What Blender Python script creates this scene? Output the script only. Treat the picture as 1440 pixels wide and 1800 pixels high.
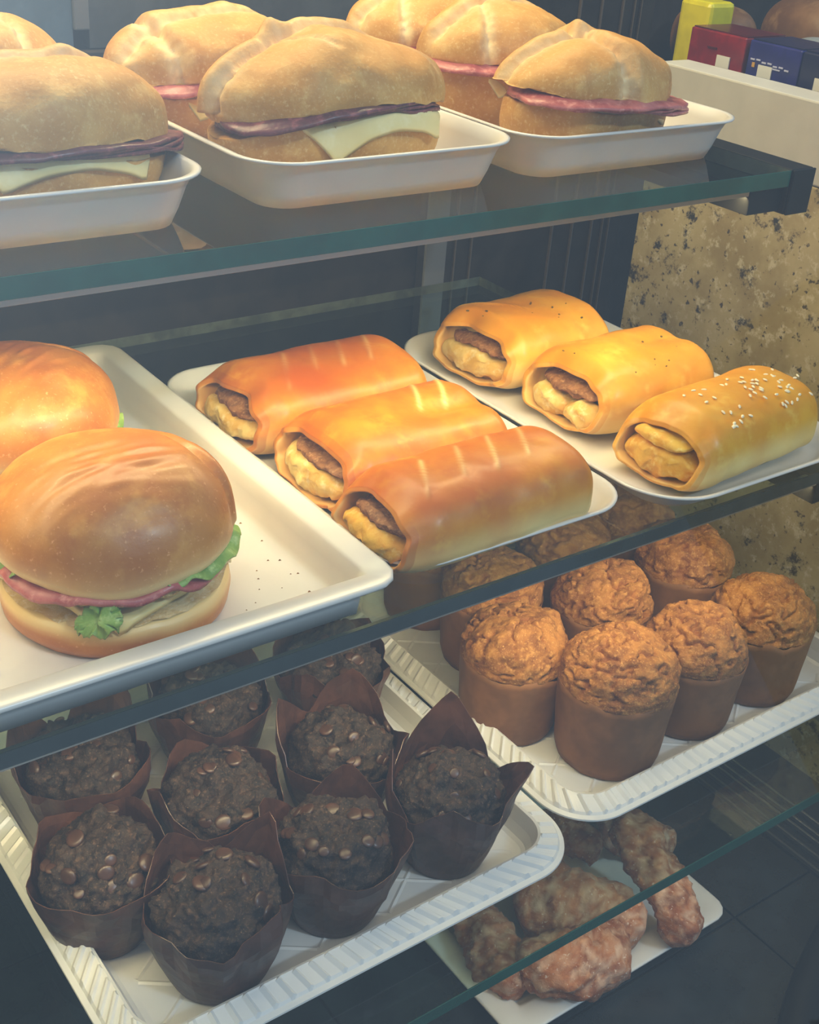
import bpy, bmesh, math, random
from math import sin, cos, pi, sqrt, exp
from mathutils import Vector, Matrix, noise

for _o in list(bpy.data.objects):
    bpy.data.objects.remove(_o)
SC = bpy.context.scene
COL = SC.collection
random.seed(7)

# ------------------------------------------------------------------ camera
CAM_Z = 0.69
yaw, pitch, roll = 0.666072, 0.507525, 0.082773
fw = Vector((sin(yaw)*cos(pitch), cos(yaw)*cos(pitch), -sin(pitch)))
r0 = Vector((cos(yaw), -sin(yaw), 0)); u0 = r0.cross(fw)
rr = cos(roll)*r0 + sin(roll)*u0
uu = -sin(roll)*r0 + cos(roll)*u0
cd = bpy.data.cameras.new('camera'); cam = bpy.data.objects.new('camera', cd); COL.objects.link(cam)
cam.matrix_world = Matrix(((rr.x, uu.x, -fw.x, 0), (rr.y, uu.y, -fw.y, 0), (rr.z, uu.z, -fw.z, CAM_Z), (0, 0, 0, 1)))
cd.sensor_fit = 'HORIZONTAL'; cd.sensor_width = 36; cd.lens = 36*2199.3/1440
cd.clip_start = 0.01
SC.camera = cam

# ------------------------------------------------------------------ world, lights, exposure
W = bpy.data.worlds.new('world'); SC.world = W; W.use_nodes = True
bg = W.node_tree.nodes['Background']
bg.inputs[0].default_value = (0.50, 0.73, 1.0, 1); bg.inputs[1].default_value = 0.40
SC.view_settings.view_transform = 'Standard'; SC.view_settings.look = 'None'
SC.view_settings.exposure = 0.12; SC.view_settings.gamma = 1.0
SC.view_settings.use_curve_mapping = False
SC.cycles.max_bounces = 8; SC.cycles.diffuse_bounces = 3; SC.cycles.glossy_bounces = 3; SC.cycles.transparent_max_bounces = 16
SC.cycles.caustics_reflective = False; SC.cycles.caustics_refractive = False

def area(name, loc, target, sx, sy, power, col, spread=180):
    l = bpy.data.lights.new(name, 'AREA'); l.shape = 'RECTANGLE'; l.size = sx; l.size_y = sy
    l.energy = power; l.color = col; l.spread = math.radians(spread)
    o = bpy.data.objects.new(name, l); COL.objects.link(o); o.location = loc
    d = Vector(target) - Vector(loc)
    zq = -d.normalized(); xq = Vector((1, 0, 0)); yq = zq.cross(xq).normalized(); xq = yq.cross(zq)
    o.matrix_world = Matrix(((xq.x, yq.x, zq.x, loc[0]), (xq.y, yq.y, zq.y, loc[1]), (xq.z, yq.z, zq.z, loc[2]), (0, 0, 0, 1)))
    return o
# warm lamps of the case: a strip over the rear of the top shelf and a strip under the front edge of the top shelf
WARM = (1.0, 0.81, 0.42)
area('top_strip_lamp', (0.38, 0.80, 0.95), (0.40, 0.60, 0.45), 0.80, 0.03, 5.2, WARM)
area('upper_shelf_strip_lamp', (0.20, 0.4985, 0.4980), (0.20, 0.545, 0.34), 0.90, 0.006, 1.75, WARM, 170)
area('middle_shelf_strip_lamp', (0.20, 0.4020, 0.3400), (0.20, 0.540, 0.17), 0.90, 0.006, 1.2, WARM, 150)
area('lowest_shelf_strip_lamp', (0.20, 0.3350, 0.1590), (0.20, 0.400, 0.0), 0.90, 0.004, 0.32, WARM)
# warm-white fill added to brighten front faces, unseen, above and behind the camera
area('added_front_fill', (0.10, -0.50, 2.0), (0.35, 0.50, 0.30), 1.2, 0.6, 8.0, (1.0, 0.86, 0.62))
# daylight from the street in front of the counter
sun = bpy.data.lights.new('daylight_sun', 'SUN'); sun.energy = 1.1; sun.angle = math.radians(4); sun.color = (0.62, 0.83, 1.0)
so = bpy.data.objects.new('daylight_sun', sun); COL.objects.link(so)
so.rotation_euler = Vector((-0.23, 0.72, -0.65)).to_track_quat('-Z', 'Y').to_euler()

# ------------------------------------------------------------------ levels of the case
ZT, ZM, Z3, ZD = 0.513, 0.354, 0.169, 0.0
X_END, Y_BACK = 0.665, 0.777

# ------------------------------------------------------------------ helpers
def lin(c):
    return tuple(((v/255)/12.92 if v/255 <= 0.04045 else ((v/255+0.055)/1.055)**2.4) for v in c) + (1,)

def tag(o, label=None, cat=None, group=None, kind=None):
    if label: o['label'] = label
    if cat: o['category'] = cat
    if group: o['group'] = group
    if kind: o['kind'] = kind
    return o

def empty(name, loc, rz=0.0, label=None, cat=None, group=None):
    o = bpy.data.objects.new(name, None); COL.objects.link(o)
    o.location = loc; o.rotation_euler = (0, 0, rz); o.empty_display_size = 0.02
    return tag(o, label, cat, group)

def mesh(name, vs, fs, mats, parent=None, smooth=True, attrs=None, fmat=None, loc=None, rot=None, data=None):
    if data is None:
        me = bpy.data.meshes.new(name); me.from_pydata([tuple(v) for v in vs], [], fs)
        if not isinstance(mats, (list, tuple)): mats = [mats]
        for m in mats: me.materials.append(m)
        if smooth: me.polygons.foreach_set('use_smooth', [True]*len(me.polygons))
        if fmat: me.polygons.foreach_set('material_index', fmat)
        for k, vals in (attrs or {}).items():
            a = me.attributes.new(k, 'FLOAT', 'POINT'); a.data.foreach_set('value', vals)
        me.update()
    else:
        me = data
    o = bpy.data.objects.new(name, me); COL.objects.link(o)
    if parent: o.parent = parent
    if loc: o.location = loc
    if rot: o.rotation_euler = rot
    return o

def fix_normals(o):
    bm = bmesh.new(); bm.from_mesh(o.data); bmesh.ops.recalc_face_normals(bm, faces=bm.faces); bm.to_mesh(o.data); bm.free()
    return o

class MB:
    """collects boxes, prisms and strips, built as one mesh"""
    def __init__(s): s.v = []; s.f = []; s.m = []
    def add(s, vs, fs, mi=0):
        n = len(s.v); s.v += [tuple(v) for v in vs]; s.f += [tuple(i+n for i in f) for f in fs]; s.m += [mi]*len(fs)
    def box(s, x0, x1, y0, y1, z0, z1, mi=0, faces=None):
        v = [(x0,y0,z0),(x1,y0,z0),(x1,y1,z0),(x0,y1,z0),(x0,y0,z1),(x1,y0,z1),(x1,y1,z1),(x0,y1,z1)]
        f = [(3,2,1,0),(4,5,6,7),(0,1,5,4),(1,2,6,5),(2,3,7,6),(3,0,4,7)]
        n = len(s.v); s.v += v; s.f += [tuple(i+n for i in q) for q in f]
        s.m += (faces if faces else [mi]*6)
    def build(s, name, mats, parent=None, smooth=False, bevel=0, **k):
        o = mesh(name, s.v, s.f, mats, parent, smooth, fmat=s.m, **k)
        if bevel:
            b = o.modifiers.new('bevel', 'BEVEL'); b.width = bevel; b.segments = 2; b.limit_method = 'ANGLE'
        return o

def spow(v, e): return math.copysign(abs(v)**e, v)
def sst(a, b, x):
    t = min(1, max(0, (x-a)/(b-a))); return t*t*(3-2*t)
def N(x, y, z=0, s=1): return noise.noise(Vector((x*s, y*s, z*s)))
def FR(p, s, oct=4, h=0.9): return noise.fractal(Vector(p)*s, h, 2.0, oct)
def VOR(p, s): return noise.voronoi(Vector(p)*s)[0][0]

def grid(fn, nu, nv, close_u=True, cap0=True, cap1=True):
    """fn(i/nu, j/nv) -> point; u closes round; caps fan to the mean of the end rings"""
    vs = []; fs = []
    nuu = nu if close_u else nu+1
    for j in range(nv+1):
        for i in range(nuu): vs.append(Vector(fn(i/nu, j/nv)))
    for j in range(nv):
        for i in range(nu):
            a = j*nuu+i; b = j*nuu+(i+1) % nuu if close_u else a+1
            fs.append((a, b, b+nuu, a+nuu))
    if cap0:
        c = sum((vs[i] for i in range(nuu)), Vector())/nuu; vs.append(c); k = len(vs)-1
        fs += [(k, (i+1) % nuu, i) for i in range(nu)]
    if cap1:
        b0 = nv*nuu; c = sum((vs[b0+i] for i in range(nuu)), Vector())/nuu; vs.append(c); k = len(vs)-1
        fs += [(k, b0+i, b0+(i+1) % nuu) for i in range(nu)]
    return vs, fs

# ------------------------------------------------------------------ materials
def nodes(name):
    m = bpy.data.materials.new(name); m.use_nodes = True
    nt = m.node_tree; nt.nodes.clear()
    out = nt.nodes.new('ShaderNodeOutputMaterial')
    return m, nt, out

def mixc(nt, fac, a, b, mode='MIX'):
    n = nt.nodes.new('ShaderNodeMix'); n.data_type = 'RGBA'; n.blend_type = mode
    for s, v in ((n.inputs[0], fac), (n.inputs[6], a), (n.inputs[7], b)):
        if hasattr(v, 'is_linked') or hasattr(v, 'links'): nt.links.new(v, s)
        else: s.default_value = v
    return n.outputs[2]

def ramp(nt, val, a, b):
    n = nt.nodes.new('ShaderNodeMapRange'); n.interpolation_type = 'SMOOTHSTEP'
    nt.links.new(val, n.inputs[0]); n.inputs[1].default_value = a; n.inputs[2].default_value = b
    return n.outputs[0]

def tex(nt, kind, scale, detail=4, rough=0.6, vec=None):
    if kind == 'noise':
        n = nt.nodes.new('ShaderNodeTexNoise'); n.inputs['Scale'].default_value = scale
        n.inputs['Detail'].default_value = detail; n.inputs['Roughness'].default_value = rough; o = n.outputs[0]
    else:
        n = nt.nodes.new('ShaderNodeTexVoronoi'); n.inputs['Scale'].default_value = scale; o = n.outputs['Distance']
    if vec is None:
        t = nt.nodes.new('ShaderNodeTexCoord'); vec = t.outputs['Object']
    nt.links.new(vec, n.inputs['Vector'])
    return o

def food(name, base, dark, light, s=60, rough=0.5, attrs=None, bump=0.3, bscale=300, sss=0.0, spec=0.4, coat=0.0, lo=0.35, hi=0.65, fine=None):
    """noise-mottled surface: base towards dark / light, named point attributes blend towards given colours"""
    m, nt, out = nodes(name)
    b = nt.nodes.new('ShaderNodeBsdfPrincipled')
    n1 = tex(nt, 'noise', s, 5)
    c = mixc(nt, ramp(nt, n1, lo, hi), lin(dark), lin(base))
    n2 = tex(nt, 'noise', s*2.7, 5)
    c = mixc(nt, ramp(nt, n2, 0.5, 0.75), c, lin(light))
    if fine:
        n3 = tex(nt, 'noise', fine[0], 3)
        c = mixc(nt, ramp(nt, n3, fine[1], fine[2]), c, lin(fine[3]))
    for k, col in (attrs or {}).items():
        a = nt.nodes.new('ShaderNodeAttribute'); a.attribute_name = k
        c = mixc(nt, a.outputs['Fac'], c, lin(col))
    nt.links.new(c, b.inputs['Base Color'])
    b.inputs['Roughness'].default_value = rough
    b.inputs['Specular IOR Level'].default_value = spec
    b.inputs['Coat Weight'].default_value = coat; b.inputs['Coat Roughness'].default_value = 0.25
    if sss:
        b.inputs['Subsurface Weight'].default_value = sss
        b.inputs['Subsurface Radius'].default_value = (0.006, 0.003, 0.0015); b.inputs['Subsurface Scale'].default_value = 1.0
    if bump:
        bp = nt.nodes.new('ShaderNodeBump'); bp.inputs['Strength'].default_value = bump; bp.inputs['Distance'].default_value = 0.0015
        nt.links.new(tex(nt, 'noise', bscale, 4), bp.inputs['Height']); nt.links.new(bp.outputs[0], b.inputs['Normal'])
    nt.links.new(b.outputs[0], out.inputs[0])
    return m

def plain(name, col, rough=0.4, spec=0.5, metal=0.0, var=0.0, bump=0.0, bscale=200, trans=0.0):
    m, nt, out = nodes(name)
    b = nt.nodes.new('ShaderNodeBsdfPrincipled')
    c1 = lin(col); c0 = lin(tuple(max(0, v*(1-var)) for v in col))
    c = mixc(nt, ramp(nt, tex(nt, 'noise', 35, 4), 0.35, 0.65), c0, c1)
    nt.links.new(c, b.inputs['Base Color'])
    b.inputs['Roughness'].default_value = rough; b.inputs['Specular IOR Level'].default_value = spec; b.inputs['Metallic'].default_value = metal
    if bump:
        bp = nt.nodes.new('ShaderNodeBump'); bp.inputs['Strength'].default_value = bump; bp.inputs['Distance'].default_value = 0.001
        nt.links.new(tex(nt, 'noise', bscale, 4), bp.inputs['Height']); nt.links.new(bp.outputs[0], b.inputs['Normal'])
    sh = b.outputs[0]
    if trans:
        t = nt.nodes.new('ShaderNodeBsdfTranslucent'); nt.links.new(c, t.inputs[0])
        mx = nt.nodes.new('ShaderNodeMixShader'); mx.inputs[0].default_value = trans
        nt.links.new(sh, mx.inputs[1]); nt.links.new(t.outputs[0], mx.inputs[2]); sh = mx.outputs[0]
    nt.links.new(sh, out.inputs[0])
    return m

def clear_glass(name, tint, dust=0.0, dust_col=(235, 240, 245), rough=0.0, boost=1.0, smear=0.0):
    """thin pane: transparent with a Fresnel mirror and, where wanted, a film of dust"""
    m, nt, out = nodes(name)
    t = nt.nodes.new('ShaderNodeBsdfTransparent'); t.inputs[0].default_value = lin(tint)
    g = nt.nodes.new('ShaderNodeBsdfGlossy'); g.inputs['Roughness'].default_value = rough
    fr = nt.nodes.new('ShaderNodeFresnel'); fr.inputs[0].default_value = 1.5
    geo = nt.nodes.new('ShaderNodeNewGeometry')
    # a pane seen from its back face reflects like a pane, not like a block of glass
    ior = nt.nodes.new('ShaderNodeMix'); ior.data_type = 'FLOAT'
    nt.links.new(geo.outputs['Backfacing'], ior.inputs[0]); ior.inputs[2].default_value = 1.5; ior.inputs[3].default_value = 1/1.5
    nt.links.new(ior.outputs[0], fr.inputs[0])
    mu = nt.nodes.new('ShaderNodeMath'); mu.operation = 'MULTIPLY'; mu.use_clamp = True
    nt.links.new(fr.outputs[0], mu.inputs[0]); mu.inputs[1].default_value = boost
    mx = nt.nodes.new('ShaderNodeMixShader')
    nt.links.new(mu.outputs[0], mx.inputs[0]); nt.links.new(t.outputs[0], mx.inputs[1]); nt.links.new(g.outputs[0], mx.inputs[2])
    sh = mx.outputs[0]
    if smear:                                  # greasy smears: a broad, weak sheen round the sun's mirror direction
        g2 = nt.nodes.new('ShaderNodeBsdfGlossy'); g2.inputs['Roughness'].default_value = 0.38
        m3 = nt.nodes.new('ShaderNodeMixShader'); m3.inputs[0].default_value = smear
        nt.links.new(sh, m3.inputs[1]); nt.links.new(g2.outputs[0], m3.inputs[2]); sh = m3.outputs[0]
    if dust:
        d = nt.nodes.new('ShaderNodeBsdfDiffuse'); d.inputs[0].default_value = lin(dust_col)
        n = tex(nt, 'noise', 9, 5)
        mr = nt.nodes.new('ShaderNodeMapRange'); nt.links.new(n, mr.inputs[0])
        mr.inputs[1].default_value = 0.3; mr.inputs[2].default_value = 0.7; mr.inputs[3].default_value = dust*0.8; mr.inputs[4].default_value = dust*1.2
        m2 = nt.nodes.new('ShaderNodeMixShader'); nt.links.new(mr.outputs[0], m2.inputs[0])
        nt.links.new(sh, m2.inputs[1]); nt.links.new(d.outputs[0], m2.inputs[2]); sh = m2.outputs[0]
    nt.links.new(sh, out.inputs[0])
    return m

M = {}
M['tray'] = plain('white_melamine', (222, 217, 210), 0.28, 0.5, var=0.02)
M['plastic'] = plain('white_plastic', (222, 221, 218), 0.32, 0.5, var=0.02, trans=0.06)
M['glass'] = clear_glass('shelf_glass', (232, 244, 240))
M['edge'] = plain('green_glass_edge', (26, 84, 70), 0.12, 0.6, var=0.15)
M['edge_dark'] = plain('dark_glass_edge', (46, 56, 54), 0.12, 0.6, var=0.15)
M['edge_rear'] = plain('lit_glass_edge', (140, 138, 124), 0.5, 0.5, var=0.3)  # pale tone paints in the light caught along rear and right edges
M['front'] = clear_glass('front_glass', (250, 252, 252), dust=0.032, smear=0.05)
M['black'] = plain('black_metal', (20, 20, 20), 0.55, 0.25)
M['door'] = plain('dark_brown_door', (50, 43, 37), 0.6, 0.15, var=0.25)
M['door_line'] = plain('bronze_trim', (92, 80, 68), 0.4, 0.5, metal=0.3)
M['door_strip'] = plain('grey_strip', (104, 104, 104), 0.45, 0.4)
M['deck'] = plain('dark_slate_deck', (38, 44, 47), 0.22, 0.5, var=0.25)
M['grout'] = plain('dark_joint', (22, 26, 28), 0.6, 0.3)
M['track'] = plain('steel_track', (96, 100, 98), 0.35, 0.5, metal=0.5)
M['fascia'] = plain('white_painted_ledge', (206, 202, 192), 0.45, 0.4, var=0.03)
M['reflection_blue'] = plain('reflection_blue_panel', (88, 106, 120), 0.5, 0.3, var=0.1)
M['grey_wall'] = plain('grey_panel', (78, 80, 80), 0.5, 0.3, var=0.15)
M['crust'] = food('roll_crust', (214, 164, 84), (194, 138, 60), (224, 180, 104), 26, 0.55, {'pale': (244, 222, 172), 'brown': (206, 140, 62)}, 0.22, 420, 0.0, 0.35, fine=(500, 0.5, 0.85, (230, 192, 126)))
M['crumb'] = food('bread_crumb', (238, 214, 160), (222, 188, 124), (246, 230, 190), 120, 0.85, None, 0.7, 350)
M['ham'] = food('ham', (198, 112, 104), (164, 76, 74), (222, 150, 136), 70, 0.35, None, 0.25, 220, 0.1, 0.5)
M['dark_ham'] = food('dark_salami', (112, 52, 58), (78, 34, 42), (152, 84, 86), 70, 0.35, None, 0.3, 220, 0.0, 0.5)
M['cheese'] = food('cheese', (240, 222, 158), (232, 208, 138), (246, 232, 180), 20, 0.4, None, 0.08, 150, 0.15, 0.45)
M['bun'] = food('burger_bun', (196, 130, 46), (174, 102, 28), (208, 146, 62), 22, 0.4, {'pale': (240, 208, 140), 'brown': (176, 92, 36)}, 0.12, 260, 0.0, 0.45, coat=0.1, fine=(520, 0.58, 0.8, (226, 160, 96)))
M['lettuce'] = food('lettuce', (150, 182, 88), (112, 150, 58), (190, 212, 132), 60, 0.45, {'pale': (206, 222, 160)}, 0.3, 160, 0.2, 0.4)
M['chicken'] = food('shredded_chicken', (214, 186, 118), (178, 140, 74), (236, 216, 160), 240, 0.7, None, 0.9, 500)
M['gold'] = food('egg_washed_dough', (220, 146, 26), (202, 116, 14), (228, 160, 42), 24, 0.40, {'pale': (250, 220, 140), 'brown': (178, 84, 8), 'green': (112, 92, 30)}, 0.1, 260, 0.0, 0.42, coat=0.08)
M['gold_pale'] = food('pale_yellow_dough', (232, 174, 50), (218, 146, 26), (238, 192, 80), 24, 0.4, {'pale': (248, 226, 152), 'brown': (216, 136, 14), 'green': (120, 100, 40)}, 0.1, 260, 0.0, 0.4, coat=0.06)
M['dough'] = food('baked_inner_dough', (240, 210, 132), (224, 176, 84), (246, 226, 168), 60, 0.6, None, 0.35, 220)
M['dough_y'] = food('yellow_inner_dough', (236, 188, 72), (222, 158, 44), (244, 212, 120), 70, 0.55, None, 0.35, 220)
M['meat'] = food('brown_filling', (160, 108, 62), (120, 76, 42), (190, 140, 90), 160, 0.55, None, 0.8, 300)
M['seed'] = plain('sesame', (250, 234, 196), 0.4, 0.4)
M['choc'] = food('chocolate_cake', (50, 35, 26), (26, 18, 14), (82, 60, 46), 130, 0.75, None, 0.9, 380, fine=(900, 0.58, 0.75, (112, 86, 66)))
M['chip'] = plain('chocolate_chip', (80, 54, 42), 0.35, 0.5, var=0.25)
M['paper'] = plain('brown_baking_paper', (116, 76, 60), 0.34, 0.7, var=0.3, bump=0.25, bscale=90, trans=0.4)
M['cup'] = plain('tan_paper_cup', (146, 98, 58), 0.6, 0.3, var=0.14, bump=0.15, bscale=90, trans=0.15)
M['cake'] = food('orange_brown_cake', (166, 110, 50), (126, 76, 32), (188, 134, 70), 90, 0.75, {'brown': (120, 62, 24)}, 0.8, 420, fine=(800, 0.56, 0.75, (206, 154, 86)))
M['fried'] = food('sugared_fried_dough', (172, 106, 64), (128, 70, 40), (194, 134, 90), 60, 0.7, {'sugar': (214, 182, 154)}, 0.8, 300, fine=(420, 0.60, 0.74, (216, 190, 168)))

# granite: cream with dark mineral flecks
def granite():
    m, nt, out = nodes('speckled_granite')
    b = nt.nodes.new('ShaderNodeBsdfPrincipled')
    c = mixc(nt, ramp(nt, tex(nt, 'noise', 16, 6), 0.35, 0.65), lin((170, 150, 104)), lin((202, 184, 138)))
    c = mixc(nt, ramp(nt, tex(nt, 'noise', 70, 5, 0.7), 0.52, 0.66), c, lin((222, 208, 172)))
    c = mixc(nt, ramp(nt, tex(nt, 'noise', 52, 6, 0.72), 0.56, 0.67), c, lin((62, 58, 52)))
    c = mixc(nt, ramp(nt, tex(nt, 'noise', 130, 3, 0.6), 0.60, 0.68), c, lin((84, 76, 62)))
    nt.links.new(c, b.inputs['Base Color']); b.inputs['Roughness'].default_value = 0.3
    nt.links.new(b.outputs[0], out.inputs[0]); return m
M['granite'] = granite()

# ------------------------------------------------------------------ the case: setting
def struct(o, label=None):
    o['kind'] = 'structure'
    if label: o['label'] = label
    return o

# deck of dark slabs with recessed joints
deck = MB(); deck.box(-0.55, 0.80, 0.02, 0.83, -0.03, -0.0025)
floor = struct(deck.build('floor', M['grout']), 'dark slate deck at the bottom of the display case')
xs = [-0.55, -0.27, 0.03, 0.325, 0.621, 0.708]; ys = [0.02, 0.364, 0.60, 0.83]
for i in range(len(xs)-1):
    for j in range(len(ys)-1):
        s = MB(); s.box(xs[i]+0.0008, xs[i+1]-0.0008, ys[j]+0.0008, ys[j+1]-0.0008, -0.004, 0.0)
        s.build('slab', M['deck'], floor, bevel=0.0006)
tr = MB(); tr.box(0.708, 0.80, 0.02, 0.83, -0.004, -0.0012)
tr.build('track_bed', M['deck'], floor)
for x in (0.7125, 0.725, 0.738, 0.745, 0.756):
    t = MB(); t.box(x-0.0011, x+0.0011, 0.02, 0.83, -0.002, 0.0022); t.build('track_rail', M['track'], floor, bevel=0.0004)

wl = MB(); wl.box(-0.60, -0.5505, 0.05, 0.83, -0.03, 0.60)
struct(wl.build('wall_left', M['granite'], bevel=0.001), 'granite end wall at the far left of the case')
bs = MB(); bs.box(-0.60, 0.86, 0.03, 0.86, -0.75, -0.0305)
struct(bs.build('wall_base', M['door'], bevel=0.002), 'dark base cabinet under the deck')
# rear: dark sliding doors and trim
wb = MB(); wb.box(-0.75, 1.5, 0.86, 0.88, -0.05, 1.05)
wall_back = struct(wb.build('wall_back', M['door']), 'dark rear of the display case')
def door(nm, x0, x1, y, lab, top=0.60):
    d = MB(); d.box(x0, x1, y, y+0.010, 0.0, top)
    o = struct(d.build(nm, M['door'], bevel=0.001), lab)
    return o
d1 = door('door_1', -0.60, 0.668, 0.838, 'left dark sliding door behind the shelves', 0.535)
d2 = door('door_2', 0.640, 0.875, 0.824, 'right dark sliding door behind the shelves')
def strip(par, x0, x1, y, m, nm):
    s = MB(); s.box(x0, x1, y-0.003, y, 0.0, 0.60); s.build(nm, M[m], par, bevel=0.0005)
strip(d2, 0.640, 0.662, 0.824, 'door_strip', 'stile')
for x in (0.672, 0.690, 0.784, 0.809, 0.834): strip(d2, x-0.0009, x+0.0009, 0.824, 'door_line', 'trim_line')
for x in (0.848, 0.856): strip(d2, x-0.0006, x+0.0006, 0.824, 'door_line', 'trim_line')
# upper rear: panel coloured blue-grey in place of outside reflections, with a pale post
up = MB(); up.box(-0.6, 0.345, 0.845, 0.858, 0.536, 1.0)
struct(up.build('wall_upper', M['reflection_blue']), 'panel above the rear doors, coloured blue-grey for outside reflections')
po = MB(); po.box(0.3452, 0.356, 0.842, 0.858, 0.548, 1.0)
struct(po.build('trim_1', M['door_strip'], bevel=0.001), 'pale upright post at the rear')

uq = MB(); uq.box(0.3565, 0.64, 0.845, 0.858, 0.536, 1.0)
struct(uq.build('wall_rear_upper', M['grey_wall']), 'dark grey panel above the rear doors')
# right: granite end wall with a white ledge on top
gw = MB(); gw.box(0.8002, 0.86, 0.05, 0.735, -0.03, 0.4705)
struct(gw.build('wall_right', M['granite'], bevel=0.001), 'speckled cream granite end wall')
lg = MB(); lg.box(0.80, 0.835, 0.05, 0.74, 0.471, 0.5295)
struct(lg.build('trim_2', M['fascia'], bevel=0.0015), 'white ledge along the top of the granite wall')
sh = MB(); sh.box(0.8355, 1.25, 0.05, 0.82, 0.471, 0.4995)
struct(sh.build('trim_3', M['black'], bevel=0.001), 'dark counter top behind the white ledge')
# ------------------------------------------------------------------ glass shelves, brackets, front pane
def shelf(z, yf, th, label, edge):
    e = empty('glass_shelf', (0.3, yf, z-th), 0, label, 'shelf', 'glass shelves of the case')
    p = MB(); x0, x1 = -0.5-0.3, X_END-0.3; d = Y_BACK-yf; c = 0.0010
    # bottom, top, front, right, back, left
    p.box(x0, x1, 0.0006, d, 0, th, faces=[0, 0, 1, 2, 2, 1])
    p.build('pane', [M['glass'], M[edge], M['edge_rear']], e)
    s = MB(); s.box(x0, x1, -0.0002, 0.0005, -0.0004, th+0.0002); s.build('polished_edge', M[edge], e, bevel=0.0002)
    return e
shelf(ZT, 0.4896, 0.0095, 'topmost thick green-edged glass shelf holding the sandwich trays', 'edge')
shelf(ZM, 0.3935, 0.0075, 'middle glass shelf holding the burger tray and the golden rolls', 'edge_dark')
shelf(Z3, 0.3160, 0.0075, 'lowest glass shelf holding the two muffin trays', 'edge')

def bracket(z, yf, th, label):
    e = empty('shelf_bracket', (X_END, yf, z-0.028), 0, label, 'bracket', 'black shelf brackets')
    b = MB(); b.box(0.0008, 0.022, 0.0, 0.33, 0, 0.0285)
    b.build('arm', M['black'], e, bevel=0.0008)
    b = MB(); b.box(-0.030, 0.0004, 0.004, 0.33, 0.0015, 0.0280-th-0.0006)
    b.build('support_lip', M['black'], e, bevel=0.0006)
    b = MB(); b.box(0.0008, 0.022, -0.0022, -0.0004, 0.0, 0.0285); b.build('end_cap', M['black'], e, bevel=0.0006)
bracket(ZT, 0.4896, 0.0095, 'black square bracket at the right end of the topmost shelf')
bracket(ZM, 0.3935, 0.0075, 'black square bracket at the right end of the middle shelf')

def led_profile(z, yf, label):
    e = empty('light_strip', (0.2, yf, z), 0, label, 'light strip', 'light strips under the shelf fronts')
    p = MB(); p.box(-0.46, 0.4335, -0.0045, 0.0045, 0, 0.0042); p.build('profile', M['alu'], e, bevel=0.0006)
    p = MB(); p.box(-0.46, 0.4335, -0.0048, -0.0046, 0.0004, 0.0030); p.build('front_bead', M['alu'], e)
M['alu'] = plain('brushed_profile', (190, 176, 160), 0.3, 0.5, metal=0.8)
led_profile(ZT-0.0095-0.0050, 0.4985, 'thin light strip under the front of the topmost shelf')
led_profile(ZM-0.0075-0.0050, 0.4020, 'thin light strip under the front of the middle shelf')
fp = MB()
y0, z0, y1, z1 = 0.205, 0.0, 0.700, 1.10
ny, nz = 0.9119, -0.4104
fp.add([(-0.55, y0, z0), (0.79, y0, z0), (0.79, y1, z1), (-0.55, y1, z1)], [(0, 1, 2, 3)])
front = fp.build('front_glass', M['front'])
tag(front, 'sloping clear front glass pane of the display case', 'glass pane')

# curved black rail at the front right of the deck
def tube(pts, rad, n=14, caps=True):
    vs = []; fs = []
    k = len(pts); up = Vector((0, 0, 1))
    for i, p in enumerate(pts):
        p = Vector(p); a = Vector(pts[max(0, i-1)]); b = Vector(pts[min(k-1, i+1)]); t = (b-a).normalized()
        s = t.cross(up); s = s.normalized() if s.length > 1e-4 else Vector((1, 0, 0)); q = s.cross(t)
        r = rad[i] if isinstance(rad, (list, tuple)) else rad
        for j in range(n):
            w = 2*pi*j/n; vs.append(p+(s*cos(w)+q*sin(w))*r)
    for i in range(k-1):
        for j in range(n):
            fs.append((i*n+j, i*n+(j+1) % n, (i+1)*n+(j+1) % n, (i+1)*n+j))
    if caps: fs += [tuple(range(n))[::-1], tuple(range((k-1)*n, k*n))]
    return vs, fs
def bez(ps, n):
    out = []
    for i in range(n+1):
        t = i/n; q = [Vector(p) for p in ps]
        while len(q) > 1: q = [q[a].lerp(q[a+1], t) for a in range(len(q)-1)]
        out.append(q[0])
    return out
vs, fs = tube(bez([(0.775, 0.345, 0.0135), (0.68, 0.318, 0.0135), (0.61, 0.292, 0.0135), (0.575, 0.278, 0.0135), (0.545, 0.250, 0.0135)], 24), 0.0125)
tag(mesh('curved_rail', vs, fs, M['black']), 'thick black curved rail on the deck by the front glass', 'rail')

# ------------------------------------------------------------------ trays
def rrect(w, d, r, n, off=0.0):
    """n points equally spaced round a rounded rectangle w x d, grown by off"""
    w = w+2*off; d = d+2*off; r = max(0.0005, r+off); a, b = w/2-r, d/2-r
    segs = [('l', (a, -d/2), (-1, 0), 0)]
    per = 4*a+4*b+2*pi*r; pts = []
    for i in range(n):
        s = per*i/n
        for kind in range(8):
            L = (2*a, pi*r/2, 2*b, pi*r/2)[kind % 4] if kind % 2 else (2*a if kind in (0, 4) else 2*b)
            if s <= L or kind == 7: break
            s -= L
        if kind == 0: p = (-a+s, -d/2)
        elif kind == 1: t = -pi/2+s/r; p = (a+r*cos(t), -b+r*sin(t))
        elif kind == 2: p = (w/2, -b+s)
        elif kind == 3: t = s/r; p = (a+r*cos(t), b+r*sin(t))
        elif kind == 4: p = (a-s, d/2)
        elif kind == 5: t = pi/2+s/r; p = (-a+r*cos(t), b+r*sin(t))
        elif kind == 6: p = (-w/2, b-s)
        else: t = pi+s/r; p = (-a+r*cos(t), -b+r*sin(t))
        pts.append(p)
    return pts

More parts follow.
